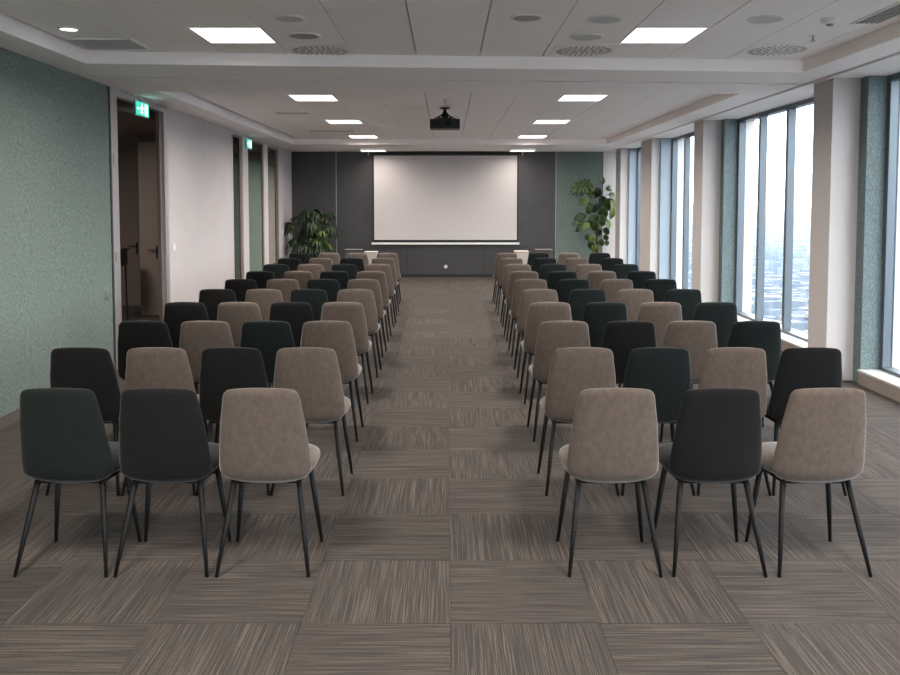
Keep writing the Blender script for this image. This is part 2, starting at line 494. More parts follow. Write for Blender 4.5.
# ------------------------------------------------------------------ left wall
WZ = ZC + .1
bm = bmesh.new()
wall_piece(bm, YN, 8.60, 0, WZ, -.07, -.012)
wall_piece(bm, 10.42, 13.78, 0, WZ, -.07, 0)
wall_piece(bm, 17.84, YB + .02, 0, WZ, -.07, 0)
wall_piece(bm, 8.60, 10.42, 2.84, WZ, -.07, -.02)
wall_piece(bm, 13.78, 17.84, 2.82, WZ, -.07, -.02)
wl = struct('wall_left', bm, M['white_wall'], label='left wall with green panelling, a white stretch and dark openings')
o = obj('green_panel', wp(3.9, 8.585, .09, ZC, -.011, .0), M['green_wall'], wl); o['label'] = 'green textured movable wall panel'
o = obj('green_panel', wp(YN, 3.89, .09, ZC, -.011, .0), M['green_wall'], wl)
o = obj('edge_strip', wp(8.585, 8.62, 0, ZC, -.05, .006), M['slot'], wl)
bl = struct('baseboard_left', wp(YN, 8.585, 0, .09, -.011, .006), M['baseboard'])
struct('baseboard_left', wp(10.42, 13.78, 0, .07, 0, .008), M['white_wall'])
# recessed latch in the green panel
t = empty('wall_latch', (XL(8.40), 8.40, .80)); tag(t, 'small recessed metal latch plate at the edge of the green wall', 'latch')
obj('plate', box(0, .008, -.03, .03, -.06, .06, .003), M['silver'], t)
obj('lever', box(.008, .028, -.012, .012, -.035, .03, .004), M['silver'], t)
# doorway frame
d1 = struct('door_1', wp(8.62, 8.79, 0, 2.84, -.07, .012), M['door_frame'], label='open doorway in a light metal frame')
obj('jamb', wp(10.29, 10.42, 0, 2.84, -.07, .012), M['door_frame'], d1)
obj('head', wp(8.79, 10.29, 2.79, 2.84, -.07, .012), M['door_frame'], d1)
obj('jamb_lining', wp(10.25, 10.29, 0, 2.79, -.07, -.03), M['trim_brown'], d1)
o = obj('hinge', wp(8.65, 8.68, 1.1, 1.2, .012, .02), M['silver'], d1); inst('hinge', o, d1, (0, 0, 1.0)); inst('hinge', o, d1, (0, 0, -.9))
# glazed openings further down
def lwin(n, ya, yb, fw, lab):
    w = struct('window_%d' % n, wp(ya, ya + .03, .0, 2.82, -.03, .008), M['left_trim'], label=lab)
    obj('frame', wp(yb - fw, yb, 0, 2.82, -.028, -.006), M['trim_brown'], w)
    obj('head', wp(ya + .03, yb - fw, 2.78, 2.82, -.028, .006), M['trim_brown'], w)
    obj('sill', wp(ya + .03, yb - fw, 0, .05, -.028, .006), M['trim_brown'], w)
    obj('pane', wp(ya + .03, yb - fw, .05, 2.78, -.024, -.016), M['tinted_glass'], w)
lwin(1, 13.78, 14.50, .16, 'narrow tall glazed panel in the left wall, nearest of three')
lwin(2, 14.90, 16.26, .05, 'wider tall glazed panel with green wall behind it')
lwin(3, 16.66, 17.84, .27, 'tall glazed panel with dark view, furthest of three')
struct('trim_1', wp(14.50, 14.90, 0, 2.82, -.03, .012), M['left_trim'])
struct('trim_2', wp(16.26, 16.66, 0, 2.82, -.03, .012), M['left_trim'])
tag(obj('light_switch', wp(10.60, 10.66, 1.11, 1.18, 0, .012), M['white_plastic']), 'small white wall switch beside the doorway frame', 'switch')
tag(obj('light_switch', wp(18.2, 18.28, 1.02, 1.10, 0, .012), M['white_plastic']), 'small white wall switch near the far left corner', 'switch')

# corridor beyond the openings
struct('corridor_floor', box(-9, -3.36, 5, 26, -.25, -.002), M['carpet'])
bpy.data.objects['corridor_floor'].name = 'floor_corridor'
struct('ceiling_corridor', box(-9, -3.6, 5, 26, 2.72, 2.9), M['corridor'])
struct('wall_corridor', box(-9, -5.45, 14.0, 14.15, 0, 2.72), M['corridor'])
w2 = struct('wall_corridor_side', box(-4.64, -4.58, 12.8, 14.0, 0, 2.72), M['corridor'])
struct('wall_corridor_end', box(-4.58, -3.62, 12.8, 12.95, 0, 2.72), M['corridor'])
struct('wall_corridor_outer', box(-9.1, -9, 5, 26, 0, 2.72), M['corridor'])
struct('wall_corridor_near', box(-9, -3.6, 4.9, 5, 0, 2.72), M['corridor'])
struct('wall_glazed_room', box(-4.75, -4.65, 14.2, 22.0, 0, 2.72), M['corridor_green'])
struct('wall_glazed_room_end', box(-4.9, -3.6, 25.9, 26, 0, 2.72), M['corridor'])
struct('wall_glazed_room_side', box(-5.0, -4.9, 22.0, 26, 0, 2.72), M['corridor'])
def leaf_door(n, x0, x1, y, hx, lab):
    d = struct('door_%d' % n, box(x0, x1, y - .045, y, 0.01, 2.6, .003), M['door_leaf'], label=lab)
    h = obj('door_handle', box(hx - .015, hx + .015, y - .055, y - .045, .86, 1.06), M['black'], d)
    bm = bmesh.new(); add_tube(bm, [(hx, y - .05, 1.0), (hx, y - .10, 1.0), (hx - .12, y - .10, 1.0)], .009, 8)
    obj('lever', bm, M['black'], h, smooth=False)
leaf_door(2, -5.44, -4.70, 13.99, -4.93 - .17, 'brown grey door at the end of the corridor')
leaf_door(3, -4.62, -3.75, 12.79, -4.36, 'nearer brown grey door in the corridor')
# high table in the corridor
t = empty('bar_table', (-4.78, 12.2, 0)); tag(t, 'tall black bar table in the dark corridor beyond the doorway', 'table')
obj('table_top', box(-.15, .15, -.15, .15, 1.02, 1.045, .004), M['black'], t)
obj('apron', box(-.13, .13, -.13, .13, .80, 1.02, .004), M['black'], t)
for sx in (-1, 1):
    for sy in (-1, 1):
        bm = bmesh.new(); add_tube(bm, [(sx * .105, sy * .105, .80), (sx * .115, sy * .115, 0)], .014, 8); obj('leg', bm, M['black'], t)
for (x, y, z, p) in ((-5.2, 10.4, 2.68, 32), (-4.25, 17.5, 2.68, 4)):  # unseen area lights added to brighten the spaces behind the left wall
    ld = bpy.data.lights.new('corridor_fill_light', 'AREA'); ld.size = .5; ld.energy = p; ld.color = (1, .9, .8)
    lo = bpy.data.objects.new('corridor_fill_light', ld); C.objects.link(lo); lo.location = (x, y, z)

# exit signs
def exit_sign(y0, y1, z0, z1, label):
    yc, zc = (y0 + y1) / 2, (z0 + z1) / 2
    t = empty('exit_sign', (XL(yc) + .035, yc, z0)); tag(t, label, 'exit sign', 'green emergency exit signs')
    hw, h = (y1 - y0) / 2, z1 - z0
    obj('casing', box(-.018, .0, -hw, hw, 0, h, .003), M['silver'], t)
    obj('sign_face', box(.0005, .004, -hw + .008, hw - .008, .012, h - .004), M['exit_green'], t)
    # pictogram: doorway, arrow, running figure (flat print on the face)
    bm = bmesh.new()
    def poly(pts):
        vs = [bm.verts.new((.0046, -hw + p[0] * 2 * hw, p[1] * h)) for p in pts]
        bm.faces.new(vs)
    def seg(a, b, w):
        a, b = Vector(a), Vector(b); d = (b - a); n = Vector((-d.y, d.x)); n.normalize(); n *= w / 2
        poly([a - n, b - n, b + n, a + n])
    poly([(.66, .14), (.88, .14), (.88, .88), (.66, .88)])                     # door
    seg((.10, .5), (.30, .5), .05); poly([(.10, .5), (.17, .62), (.17, .38)])  # arrow
    cx, cyc = .45, .80
    poly([(cx + .045 * math.cos(a * PI / 5), cyc + .08 * math.sin(a * PI / 5)) for a in range(10)])
    seg((.46, .70), (.43, .45), .08)                                           # torso
    seg((.46, .66), (.36, .60), .04); seg((.36, .60), (.33, .48), .04)         # arms
    seg((.46, .66), (.54, .56), .04); seg((.54, .56), (.60, .60), .04)
    seg((.43, .46), (.50, .34), .05); seg((.50, .34), (.47, .16), .05)         # legs
    seg((.43, .46), (.38, .30), .05); seg((.38, .30), (.30, .26), .05)
    obj('pictogram', bm, M['exit_white'], t)
    obj('bracket', box(-.014, -.004, -.03, .03, h, h + .03), M['silver'], t)
exit_sign(9.28, 9.69, 2.65, 2.815, 'large near green exit sign over the open doorway')
exit_sign(14.72, 15.10, 2.64, 2.81, 'small far green exit sign over the glazed panel')

# ------------------------------------------------------------------ right side: columns, piers, windows
cols = [(-4.0, .42, 3.62, 3.88), (.02, .42, 3.62, 3.88), (4.04, .42, 3.62, 3.88), (8.06, .42, 3.62, 3.88), (12.1, .45, 3.615, 3.87), (15.5, .82, 3.70, 3.86), (18.3, .5, 3.71, 3.885)]
XG = 4.13
bays = []
for i, (y, d, xf, xe) in enumerate(cols):
    o = struct('wall_right', box(xf, XR, y, y + d, 0, ZC, .004), M['column'], label='pale plastered column between windows')
    if i >= 1:
        # pier on the camera side of the column
        pm = M['green_pier'] if y < 13 else M['daylit_pier']
        pd = .15 if y < 13 else .05
        obj('window_reveal', box(xe, 4.155, y - pd, y - .002, 0, ZC), pm, o)
bays = [(cols[i][0] + cols[i][1], cols[i + 1][0] - (.15 if cols[i + 1][0] < 13 else .05)) for i in range(len(cols) - 1)] + [(18.8, 19.49)]
n = 4
for (ya, yb) in bays:
    w = struct('window_%d' % n, box(4.05, 4.16, ya, yb, ZC - .05, ZC - .001), M['frame_alu'], label='tall glazed window bay with blue grey mullions')
    obj('bottom_rail', box(4.05, 4.16, ya, yb, .14, .17), M['frame_alu'], w)
    s = obj('window_sill', box(3.85, 4.30, ya, yb, .118, .14, .003), M['sill'], w)
    obj('sill_front', box(3.86, 3.88, ya, yb, 0, .118), M['sill_face'], w)
    ys = [yb - .025]
    k = 0
    while yb - .83 - .90 * k > ya + .30:
        ys.append(yb - .83 - .90 * k); k += 1
    ys.append(ya + .025)
    for j, yy in enumerate(ys):
        obj('mullion', box(4.055, 4.15, yy - .033, yy + .033, .17, ZC - .05, .004), M['frame_alu'], w)
    for a, b in zip(ys[:-1], ys[1:]):
        obj('pane', box(XG, XG + .012, b + .033, a - .033, .17, ZC - .05), M['glass'], w)
    n += 1

# ------------------------------------------------------------------ ceiling fittings
def disc(name, x, y, r, label, cat, m, ring=M['white_plastic'], z=ZU, grp='round ceiling speakers'):
    r += .015
    t = empty(name, (x, y, z)); tag(t, label, cat, grp)
    bm = bmesh.new(); add_lathe(bm, [(r, 0), (r, -.006), (r - .012, -.010), (r - .02, -.008), (r - .02, 0)]); obj('rim', bm, ring, t, smooth=False)
    bm = bmesh.new(); add_lathe(bm, [(r - .02, -.001), (r - .021, -.007), (r * .5, -.009), (.01, -.0095)]); obj('grille', bm, m, t)
def at_ceiling(u, v, z=ZU):
    up = 253.5 - v
    d = (u - 447.5, FPX * math.cos(PITCH) + up * math.sin(PITCH), -FPX * math.sin(PITCH) + up * math.cos(PITCH))
    s = (z - EYE) / d[2]
    return d[0] * s, d[1] * s
for u, v, r, m, lab in ((289, 18, .095, M['grey_mesh'], 'pale round ceiling speaker, leftmost and nearer of the left pair'),
                        (303.8, 35.5, .115, M['dark_mesh'], 'grey round ceiling speaker behind the pale left one'),
                        (526.7, 17.3, .10, M['dark_mesh'], 'grey rimmed round ceiling speaker right of the centre panels'),
                        (604.5, 19, .11, M['grey_mesh'], 'pale round ceiling speaker left of the near right light'),
                        (586.5, 36.7, .115, M['grey_mesh'], 'pale round ceiling speaker in front of the right slotted diffuser')):
    x, y = at_ceiling(u, v); disc('ceiling_speaker', x, y, r, lab, 'speaker', m)
def swirl(u, v, lab, r=.24):
    x, y = at_ceiling(u, v)
    t = empty('air_diffuser', (x, y, ZU)); tag(t, lab, 'air diffuser', 'swirl air diffusers')
    obj('plate', box(-.262, .262, -.29, .29, -.004, 0), M['panel'], t)
    bm = bmesh.new()
    for ring_r, cnt in ((.09, 12), (.15, 20), (.21, 28)):
        for k in range(cnt):
            a = 2 * PI * k / cnt
            c, s = math.cos(a), math.sin(a)
            p = [(ring_r - .022, -.006), (ring_r + .022, -.006), (ring_r + .022, .006), (ring_r - .022, .006)]
            vs = [bm.verts.new((c * q[0] - s * q[1], s * q[0] + c * q[1], -.005)) for q in p]
            lo = [bm.verts.new((v_.co.x, v_.co.y, -.0075)) for v_ in vs]
            bm.faces.new(lo)
            for i in range(4): bm.faces.new((vs[i], vs[(i + 1) % 4], lo[(i + 1) % 4], lo[i]))
    o = obj('slots', bm, M['vent'], t); o['kind'] = 'stuff'
    bm = bmesh.new(); add_lathe(bm, [(.04, -.004), (.04, -.010), (.01, -.012)]); obj('centre_cap', bm, M['grey_mesh'], t)
swirl(320, 50.5, 'round slotted air diffuser behind the left ceiling speakers')
swirl(584, 50.5, 'round slotted air diffuser behind the right ceiling speakers')
swirl(777, 50, 'slotted air diffuser near the window edge of the ceiling')
x, y = at_ceiling(68.7, 28.5)
t = empty('downlight', (x, y, ZU)); tag(t, 'small lit round downlight on the far left of the ceiling', 'downlight')
bm = bmesh.new(); add_lathe(bm, [(.075, 0), (.075, -.006), (.062, -.010), (.058, 0)]); obj('rim', bm, M['white_plastic'], t)
bm = bmesh.new(); add_lathe(bm, [(.058, -.001), (.057, -.006), (.02, -.007)]); obj('lens', bm, M['lamp'], t)
x, y = at_ceiling(765.7, 19); disc('ceiling_speaker', x, y, .115, 'white ringed round ceiling speaker, rightmost', 'speaker', M['grey_mesh'])
x, y = at_ceiling(830, 19)
t = empty('smoke_detector', (x, y, ZU)); tag(t, 'small white smoke detector on the near right of the ceiling', 'smoke detector')
bm = bmesh.new(); add_lathe(bm, [(.06, 0), (.06, -.015), (.045, -.03), (.03, -.035)]); obj('housing', bm, M['white_plastic'], t)
bm = bmesh.new(); add_lathe(bm, [(.025, -.035), (.025, -.045), (.01, -.05)]); obj('sensor', bm, M['vent'], t)
def sprinkler(u, v, lab, z=ZU):
    x, y = at_ceiling(u, v, z)
    t = empty('sprinkler', (x, y, z)); tag(t, lab, 'sprinkler')
    bm = bmesh.new(); add_lathe(bm, [(.035, 0), (.035, -.004), (.015, -.008)]); obj('escutcheon', bm, M['white_plastic'], t)
    bm = bmesh.new(); add_tube(bm, [(0, 0, -.004), (0, 0, -.045)], .008, 8); obj('body', bm, M['silver'], t)
    bm = bmesh.new(); add_lathe(bm, [(.02, -.045), (.022, -.048), (.005, -.05)]); obj('deflector', bm, M['silver'], t)
sprinkler(813, 35, 'metal sprinkler head beside the right air diffuser')
sprinkler(445, 99, 'small sprinkler head in line with the projector mount')
sprinkler(525, 88.5, 'small sprinkler head just beyond the ceiling beam')
# linear vents
def linear_vent(x0, x1, y0, y1, z, lab, along='y', nsl=6):
    t = empty('air_vent', ((x0 + x1) / 2, (y0 + y1) / 2, z)); tag(t, lab, 'vent')
    hx, hy = (x1 - x0) / 2, (y1 - y0) / 2
    bm = bmesh.new(); w = .018
    add_box(bm, -hx, hx, -hy, -hy + w, -.008, 0); add_box(bm, -hx, hx, hy - w, hy, -.008, 0)
    add_box(bm, -hx, -hx + w, -hy, hy, -.008, 0); add_box(bm, hx - w, hx, -hy, hy, -.008, 0)
    obj('frame', bm, M['panel'], t)
    obj('backing', box(-hx + w, hx - w, -hy + w, hy - w, -.002, 0), M['backing'], t)
    for k in range(nsl):
        if along == 'y':
            c = -hx + w + (2 * hx - 2 * w) * (k + .5) / nsl
            obj('slat', box(c - .006, c + .006, -hy + w, hy - w, -.009, -.003), M['grey_mesh'], t)
        else:
            c = -hy + w + (2 * hy - 2 * w) * (k + .5) / nsl
            obj('slat', box(-hx + w, hx - w, c - .008, c + .008, -.009, -.003), M['grey_mesh'], t)
linear_vent(2.86, 3.07, 4.6, 6.12, ZU, 'long slotted air vent along the near right ceiling edge', 'y', 5)
linear_vent(-2.98, -2.46, 6.68, 7.13, ZU, 'grey louvred ceiling vent on the near left', 'x', 9)
# grilles and access plates in the far coffer
linear_vent(-2.45, -1.95, 12.0, 12.28, ZU, 'faint louvred vent in the far ceiling on the left', 'x', 4)
linear_vent(-2.45, -1.65, 15.0, 15.25, ZU, 'faint louvred vent near the far left end of the ceiling', 'x', 4)

# ------------------------------------------------------------------ projector
t = empty('projector', (-.035, 11.5, 2.69)); tag(t, 'black ceiling projector hanging on a short mount', 'projector')
bm = box(-.20, .20, -.15, .15, 0, .125, .012); obj('body', bm, M['black'], t)
bm = bmesh.new(); add_lathe(bm, [(.045, -.02), (.048, -.005), (.048, .0)], (.04, -.15, .06), axis='y', n=20); obj('rear_port', bm, M['leg'], t)
bm = bmesh.new(); add_lathe(bm, [(.05, 0), (.05, .04), (.035, .045)], (-.05, .15, .065), axis='y', n=20); obj('lens', bm, M['leg'], t)
bm = bmesh.new(); add_prism(bm, [(-.09, -.07), (.09, -.07), (.09, .07), (-.09, .07)], .125, .15); obj('mount_plate', bm, M['black'], t)
for s1 in (-1, 1):
    bm = bmesh.new(); add_tube(bm, [(s1 * .15, -.02, .127), (s1 * .08, 0, .165), (0, 0, .22)], .010, 8); obj('mount_arm', bm, M['black'], t)
bm = bmesh.new(); add_lathe(bm, [(.035, .15), (.05, .17), (.045, .20), (.022, .235), (.022, .28)]); obj('mount_pole', bm, M['black'], t)
bm = bmesh.new(); add_lathe(bm, [(.022, .262), (.07, .275), (.07, .285)]); obj('ceiling_flange', bm, M['black'], t)
bm = bmesh.new(); add_tube(bm, [(.10, -.05, .12), (.12, -.05, .17), (.16, -.05, .175), (.18, -.05, .15), (.17, -.05, .12)], .007, 8); obj('cable', bm, M['white_plastic'], t)
bm = bmesh.new()
for k in range(5): add_box(bm, -.18, -.06, -.153, -.149, .025 + k * .016, .032 + k * .016)
obj('vent_slots', bm, M['leg'], t)

# ------------------------------------------------------------------ projection screen
t = empty('projection_screen', (-.045, YB - .12, 0)); tag(t, 'large white pull-down projection screen on the dark wall', 'projection screen')
SX = 1.655
obj('surface', box(-SX + .03, SX - .03, -.004, .0, .86, 2.775), M['screen'], t)
bm = bmesh.new()
add_box(bm, -SX - .005, -SX + .03, -.005, .001, .80, 2.80); add_box(bm, SX - .03, SX + .005, -.005, .001, .80, 2.80)
add_box(bm, -SX + .03, SX - .03, -.005, .001, .80, .86); add_box(bm, -SX + .03, SX - .03, -.005, .001, 2.775, 2.80)
obj('border', bm, M['black'], t)
obj('casing', box(-SX - .09, SX + .09, -.05, .05, 2.80, 2.867, .008), M['black'], t)
bm = bmesh.new(); add_box(bm, -SX - .10, -SX - .085, -.055, .055, 2.79, 2.86, .003); obj('end_cap', bm, M['white_plastic'], t)
bm = bmesh.new(); add_box(bm, SX + .085, SX + .10, -.055, .055, 2.79, 2.86, .003); obj('end_cap', bm, M['white_plastic'], t)
obj('bottom_bar', box(-SX - .03, SX + .03, -.02, .02, .755, .80, .004), M['white_plastic'], t)
obj('pull_tab', box(-.03, .03, -.014, .0, .735, .755), M['black'], t)
# socket
t = empty('wall_socket', (-.04, YB - .001, .24)); tag(t, 'small pale wall socket low on the dark wall below the screen', 'socket')
bm = bmesh.new(); add_lathe(bm, [(.04, 0), (.04, -.008), (.03, -.012), (.02, -.006)], axis='y', n=20); obj('faceplate', bm, M['white_plastic'], t)
obj('insert', box(-.012, .012, -.009, -.006, -.012, .012), M['vent'], t)

# ------------------------------------------------------------------ chairs
def supere(w, th, cx, cyy, n, wrap, k=24, ex=3.2):
    pts = []
    for i in range(k):
        a = 2 * PI * i / k
        c, s = math.cos(a), math.sin(a)
        px = math.copysign(abs(c) ** (2 / ex), c) * w
        pt = math.copysign(abs(s) ** (2 / 2.2), s) * th
        pts.append((px, pt))
    return pts

def backrest_bm():
    # profile from the top edge down the back and under the seat: (y, z, half width, half thickness, wrap)
    prof = [(0.000, .868, .118, .004, .0), (-.001, .866, .137, .012, .0), (.000, .860, .154, .019, .002), (.002, .850, .165, .023, .003),
            (.004, .838, .171, .025, .004), (.008, .815, .176, .026, .006), (.014, .77, .182, .026, .010), (.024, .70, .194, .026, .014),
            (.036, .63, .201, .027, .018), (.050, .56, .209, .028, .022), (.062, .50, .214, .028, .024), (.070, .46, .212, .027, .022),
            (.079, .442, .207, .025, .016), (.094, .425, .190, .022, .008), (.115, .413, .165, .018, .002), (.150, .406, .140, .014, 0), (.20, .402, .12, .010, 0)]
    loops = []
    for i, (y, z, w, th, wr) in enumerate(prof):
        a = prof[max(i - 1, 0)]; b = prof[min(i + 1, len(prof) - 1)]
        d = Vector((0, b[0] - a[0], b[1] - a[1])).normalized()
        nrm = Vector((0, -d.z, d.y))        # thickness direction
        lp = []
        for px, pt in supere(w, th, 0, 0, None, 0):
            yy = y + nrm.y * pt + wr * (px / w) ** 2 * 1.0
            zz = z + nrm.z * pt + (.0 if i > 5 else -.004 * (px / w) ** 2)
            if i > 11: zz += .010 * (px / .2) ** 2
            lp.append((px, yy, zz))
        loops.append(lp)
    bm = bmesh.new(); add_loft(bm, loops); return bm

def seat_bm():
    prof = [(.085, .185, .034), (.11, .200, .042), (.20, .212, .048), (.30, .214, .050), (.38, .212, .050), (.42, .205, .048), (.445, .198, .043), (.462, .175, .035), (.472, .145, .022), (.476, .12, .01)]
    loops = []
    for y, w, th in prof:
        lp = []
        for px, pt in supere(w, th, 0, 0, None, 0):
            lp.append((px, y, .458 + pt - (.010 * (y / .476)) + (.006 * (1 - (px / w) ** 2) if pt > 0 else 0)))
        loops.append(lp)
    bm = bmesh.new(); add_loft(bm, loops); return bm

def leg_bm(top, bot):
    bm = bmesh.new()
    t, b = Vector(top), Vector(bot)
    add_tube(bm, [t, t.lerp(b, .5), b], [.0145, .0125, .0080], 10)
    return bm
LEGS = [((-.150, .115, .418), (-.209, -.012, 0)), ((.150, .115, .418), (.209, -.012, 0)), ((-.165, .345, .412), (-.212, .398, 0)), ((.165, .345, .412), (.212, .398, 0))]
def frame_bm():
    bm = bmesh.new()
    a = [(-.15, .115, .402), (.15, .115, .402), (.165, .345, .400), (-.165, .345, .400)]
    for i in range(4): add_tube(bm, [a[i], a[(i + 1) % 4]], .010, 8)
    for sx in (-1, 1): add_tube(bm, [(sx * .15, .115, .402), (-sx * .165, .345, .400)], .008, 8)
    return bm

proto = {}
ME = {}
def chair_prototype(key):
    root = empty('dining_chair')
    if not ME:
        ME['b'] = obj('backrest', backrest_bm(), M[key], root, smooth=True)
        ME['s'] = obj('seat', seat_bm(), M[key], root, smooth=True)
        ME['l'] = [obj('leg', leg_bm(*l), M['leg'], root, smooth=True) for l in LEGS]
        ME['f'] = obj('seat_frame', frame_bm(), M['leg'], root, smooth=True)
        return root
    for nm in ('b', 's'):
        src = ME[nm]; o = src.copy(); o.data = src.data.copy(); o.data.materials[0] = M[key]; o.parent = root; C.objects.link(o)
    for src in ME['l'] + [ME['f']]:
        o = src.copy(); o.parent = root; C.objects.link(o)
    return root

def dup(root):
    r = root.copy(); C.objects.link(r)
    for ch in root.children:
        c = ch.copy(); C.objects.link(c); c.parent = r
    return r
used = set()
def chair(key, x, y, rz):
    if key not in proto:
        proto[key] = chair_prototype(key); r = proto[key]
    else:
        r = dup(proto[key])
    r.location = (x, y, 0); r.rotation_euler = (0, 0, rz)
    return r

row_top = [388, 347.4, 320.8, 302, 289, 279, 271, 264, 258, 252.8]
T, K, G, D, U = 'taupe', 'charcoal', 'green', 'deepgreen', 'umber'
left = [  # from the outer (wall) side to the aisle
    [(56.5, D), (158, K), (260.5, T)],
    [(79.5, K), (156, T), (231, K), (306, T)],
    [(142.5, K), (204.6, T), (265.8, G), (327, T)],
    [(184.7, K), (238.3, T), (290.5, K), (342.7, T)],
    [(216.7, K), (263.5, T), (308.5, G), (355.5, T)],
    [(240.4, K), (282.5, T), (323, G), (363.5, T)],
    [(260, K), (298, T), (334, G), (371, T)],
    [(276, G), (310.5, T), (344, G), (378, T)],
    [(289, K), (320.6, T), (351.5, K), (383, T)],
    [(299.5, K), (329, U), (357, U), (387, U)]]
right = [  # from the aisle to the window side
    [(617, T), (722.7, K), (829, T)],
    [(583.5, T), (660, G), (736.5, T), (812.5, K)],
    [(564, T), (630.7, K), (692, T), (757, G)],
    [(550, T), (606.5, G), (661, T), (716.7, G)],
    [(539.5, T), (588, G), (635.5, T), (683.7, G)],
    [(531, T), (574, G), (617, T), (661, G)],
    [(524, T), (563, G), (602, T), (642, G)],
    [(518, T), (554, G), (589, T), (626, G)],
    [(511.5, T), (545, G), (577, T), (612, G)],
    [(507, T), (539, G), (569, U), (600, G)]]
colname = {T: 'taupe', K: 'black', G: 'dark green', D: 'bottle green', U: 'brownish grey'}
ordr = ['nearest', 'second', 'third', 'fourth', 'fifth', 'sixth', 'seventh', 'eighth', 'ninth', 'tenth and furthest']
def at_z(u, v, z):
    return at_ceiling(u, v, z)
for block, rows_ in (('left', left), ('right', right)):
    for i, rw in enumerate(rows_):
        m = len(rw)
        for j, (u, key) in enumerate(rw):
            x, y = at_z(u, row_top[i], .868)
            y0 = y - .0
            r = chair(key, x, y0, R(random.uniform(-.7, .7)))
            a = j if block == 'right' else m - 1 - j        # 0 = aisle
            pos = ['at the aisle', 'second from the aisle', 'third from the aisle', 'fourth from the aisle'][a]
            if a == m - 1: pos = 'at the window end' if block == 'right' else 'at the wall end'
            tag(r, '%s velvet chair %s, %s row of the %s block' % (colname[key], pos, ordr[i], block), 'chair', 'velvet chairs in the %s block' % block)

# ------------------------------------------------------------------ plants
def finger_leaf_bm(n=7, L=.30, wdt=.032, droop=.9, seed=0):
    """palmate hanging leaf: n drooping fingers from one point, growing along +x"""
    rnd = random.Random(seed)
    bm = bmesh.new()
    for k in range(n):
        a = (k - (n - 1) / 2) * .42 + rnd.uniform(-.06, .06)
        l = L * (1 - .10 * abs(k - (n - 1) / 2)) * rnd.uniform(.9, 1.08)
        prev = None
        seg = 6
        side = Vector((-math.sin(a), math.cos(a), 0))
        for s in range(seg + 1):
            t = s / seg
            r = l * (t - .28 * t * t * droop)
            z = -droop * l * .75 * t * t + .02 * math.sin(t * 3)
            w = wdt * (math.sin(PI * min(1, .12 + t * .88)) ** .7 + .02)
            p = Vector((math.cos(a) * r, math.sin(a) * r, z))
            cur = [bm.verts.new(p - side * w + Vector((0, 0, .25 * w))), bm.verts.new(p), bm.verts.new(p + side * w + Vector((0, 0, .25 * w)))]
            if prev:
                bm.faces.new((prev[0], prev[1], cur[1], cur[0])); bm.faces.new((prev[1], prev[2], cur[2], cur[1]))
            prev = cur
    return bm
def oval_leaf_bm(L=.24, W=.085, fold=.25, droop=.5, seg=10):
    bm = bmesh.new(); prev = None
    for s in range(seg + 1):
        t = s / seg
        w = W * (math.sin(PI * min(.985, .06 + t * .94)) ** .62)
        p = Vector((L * (t - .12 * t * t), 0, -droop * L * t * t))
        cur = [bm.verts.new(p + Vector((0, q * w, abs(q) * w * fold))) for q in (-1, -.55, 0, .55, 1)]
        if prev:
            for i in range(4): bm.faces.new((prev[i], prev[i + 1], cur[i + 1], cur[i]))
        prev = cur
    return bm
def split_leaf_bm(L=.36, lobes=6):
    """round leaf cut into broad lobes on both sides of the midrib, lying in the xy plane, tip at +x"""
    bm = bmesh.new()
    for sd in (-1, 1):
        for k in range(lobes):
            t = k / (lobes - 1)
            a = sd * (2.45 - 2.15 * t)
            base = Vector((L * (.12 + .62 * t), 0, 0))
            l = L * (.36 + .14 * math.sin(PI * (.2 + .6 * t)))
            d = Vector((math.cos(a), math.sin(a), 0)); n = Vector((-d.y, d.x, 0))
            prev = None
            for s in range(7):
                q = s / 6
                w = L * .115 * (math.sin(PI * min(.97, .22 + q * .76)) ** .6)
                p = base + d * l * q + Vector((0, 0, -.16 * L * q * q))
                cur = [bm.verts.new(p - n * w), bm.verts.new(p + Vector((0, 0, .006))), bm.verts.new(p + n * w)]
                if prev:
                    bm.faces.new((prev[0], prev[1], cur[1], cur[0])); bm.faces.new((prev[1], prev[2], cur[2], cur[1]))
                prev = cur
    add_tube(bm, [(-.02, 0, .0), (L * .5, 0, .006), (L * 1.0, 0, -.01)], .006, 6)
    return bm

def solid(o, th=.003):
    md = o.modifiers.new('thickness', 'SOLIDIFY'); md.thickness = th; md.offset = 0
    return o

# left bushy plant
t = empty('potted_plant', (-2.96, 18.55, 0)); tag(t, 'bushy dark green potted plant with drooping fingered leaves, far left corner', 'plant')
bm = bmesh.new(); add_lathe(bm, [(.17, 0), (.20, .02), (.235, .45), (.24, .50), (.215, .50), (.205, .44)]); obj('pot', bm, M['pot'], t)
bm = bmesh.new(); add_lathe(bm, [(.205, .43), (.205, .445), (.1, .455)]); obj('soil', bm, M['soil'], t)
rnd = random.Random(3)
FL = [finger_leaf_bm(7, .34, .034, .95, 1), finger_leaf_bm(6, .40, .032, 1.15, 2), finger_leaf_bm(8, .30, .030, .8, 4)]
FO = []
for i, b in enumerate(FL):
    FO.append(b)
meshes = []
def mesh_from(bm, name, m):
    me = bpy.data.meshes.new(name); bm.to_mesh(me); bm.free(); me.materials.append(m)
    me.polygons.foreach_set('use_smooth', [True] * len(me.polygons)); return me
var = []
for i, b in enumerate(FL):
    base = b
    for mk in ('leaf_dark', 'leaf_mid', 'leaf_light'):
        cp = base.copy(); var.append((mk, mesh_from(cp, 'finger_leaf', M[mk])))
    base.free()
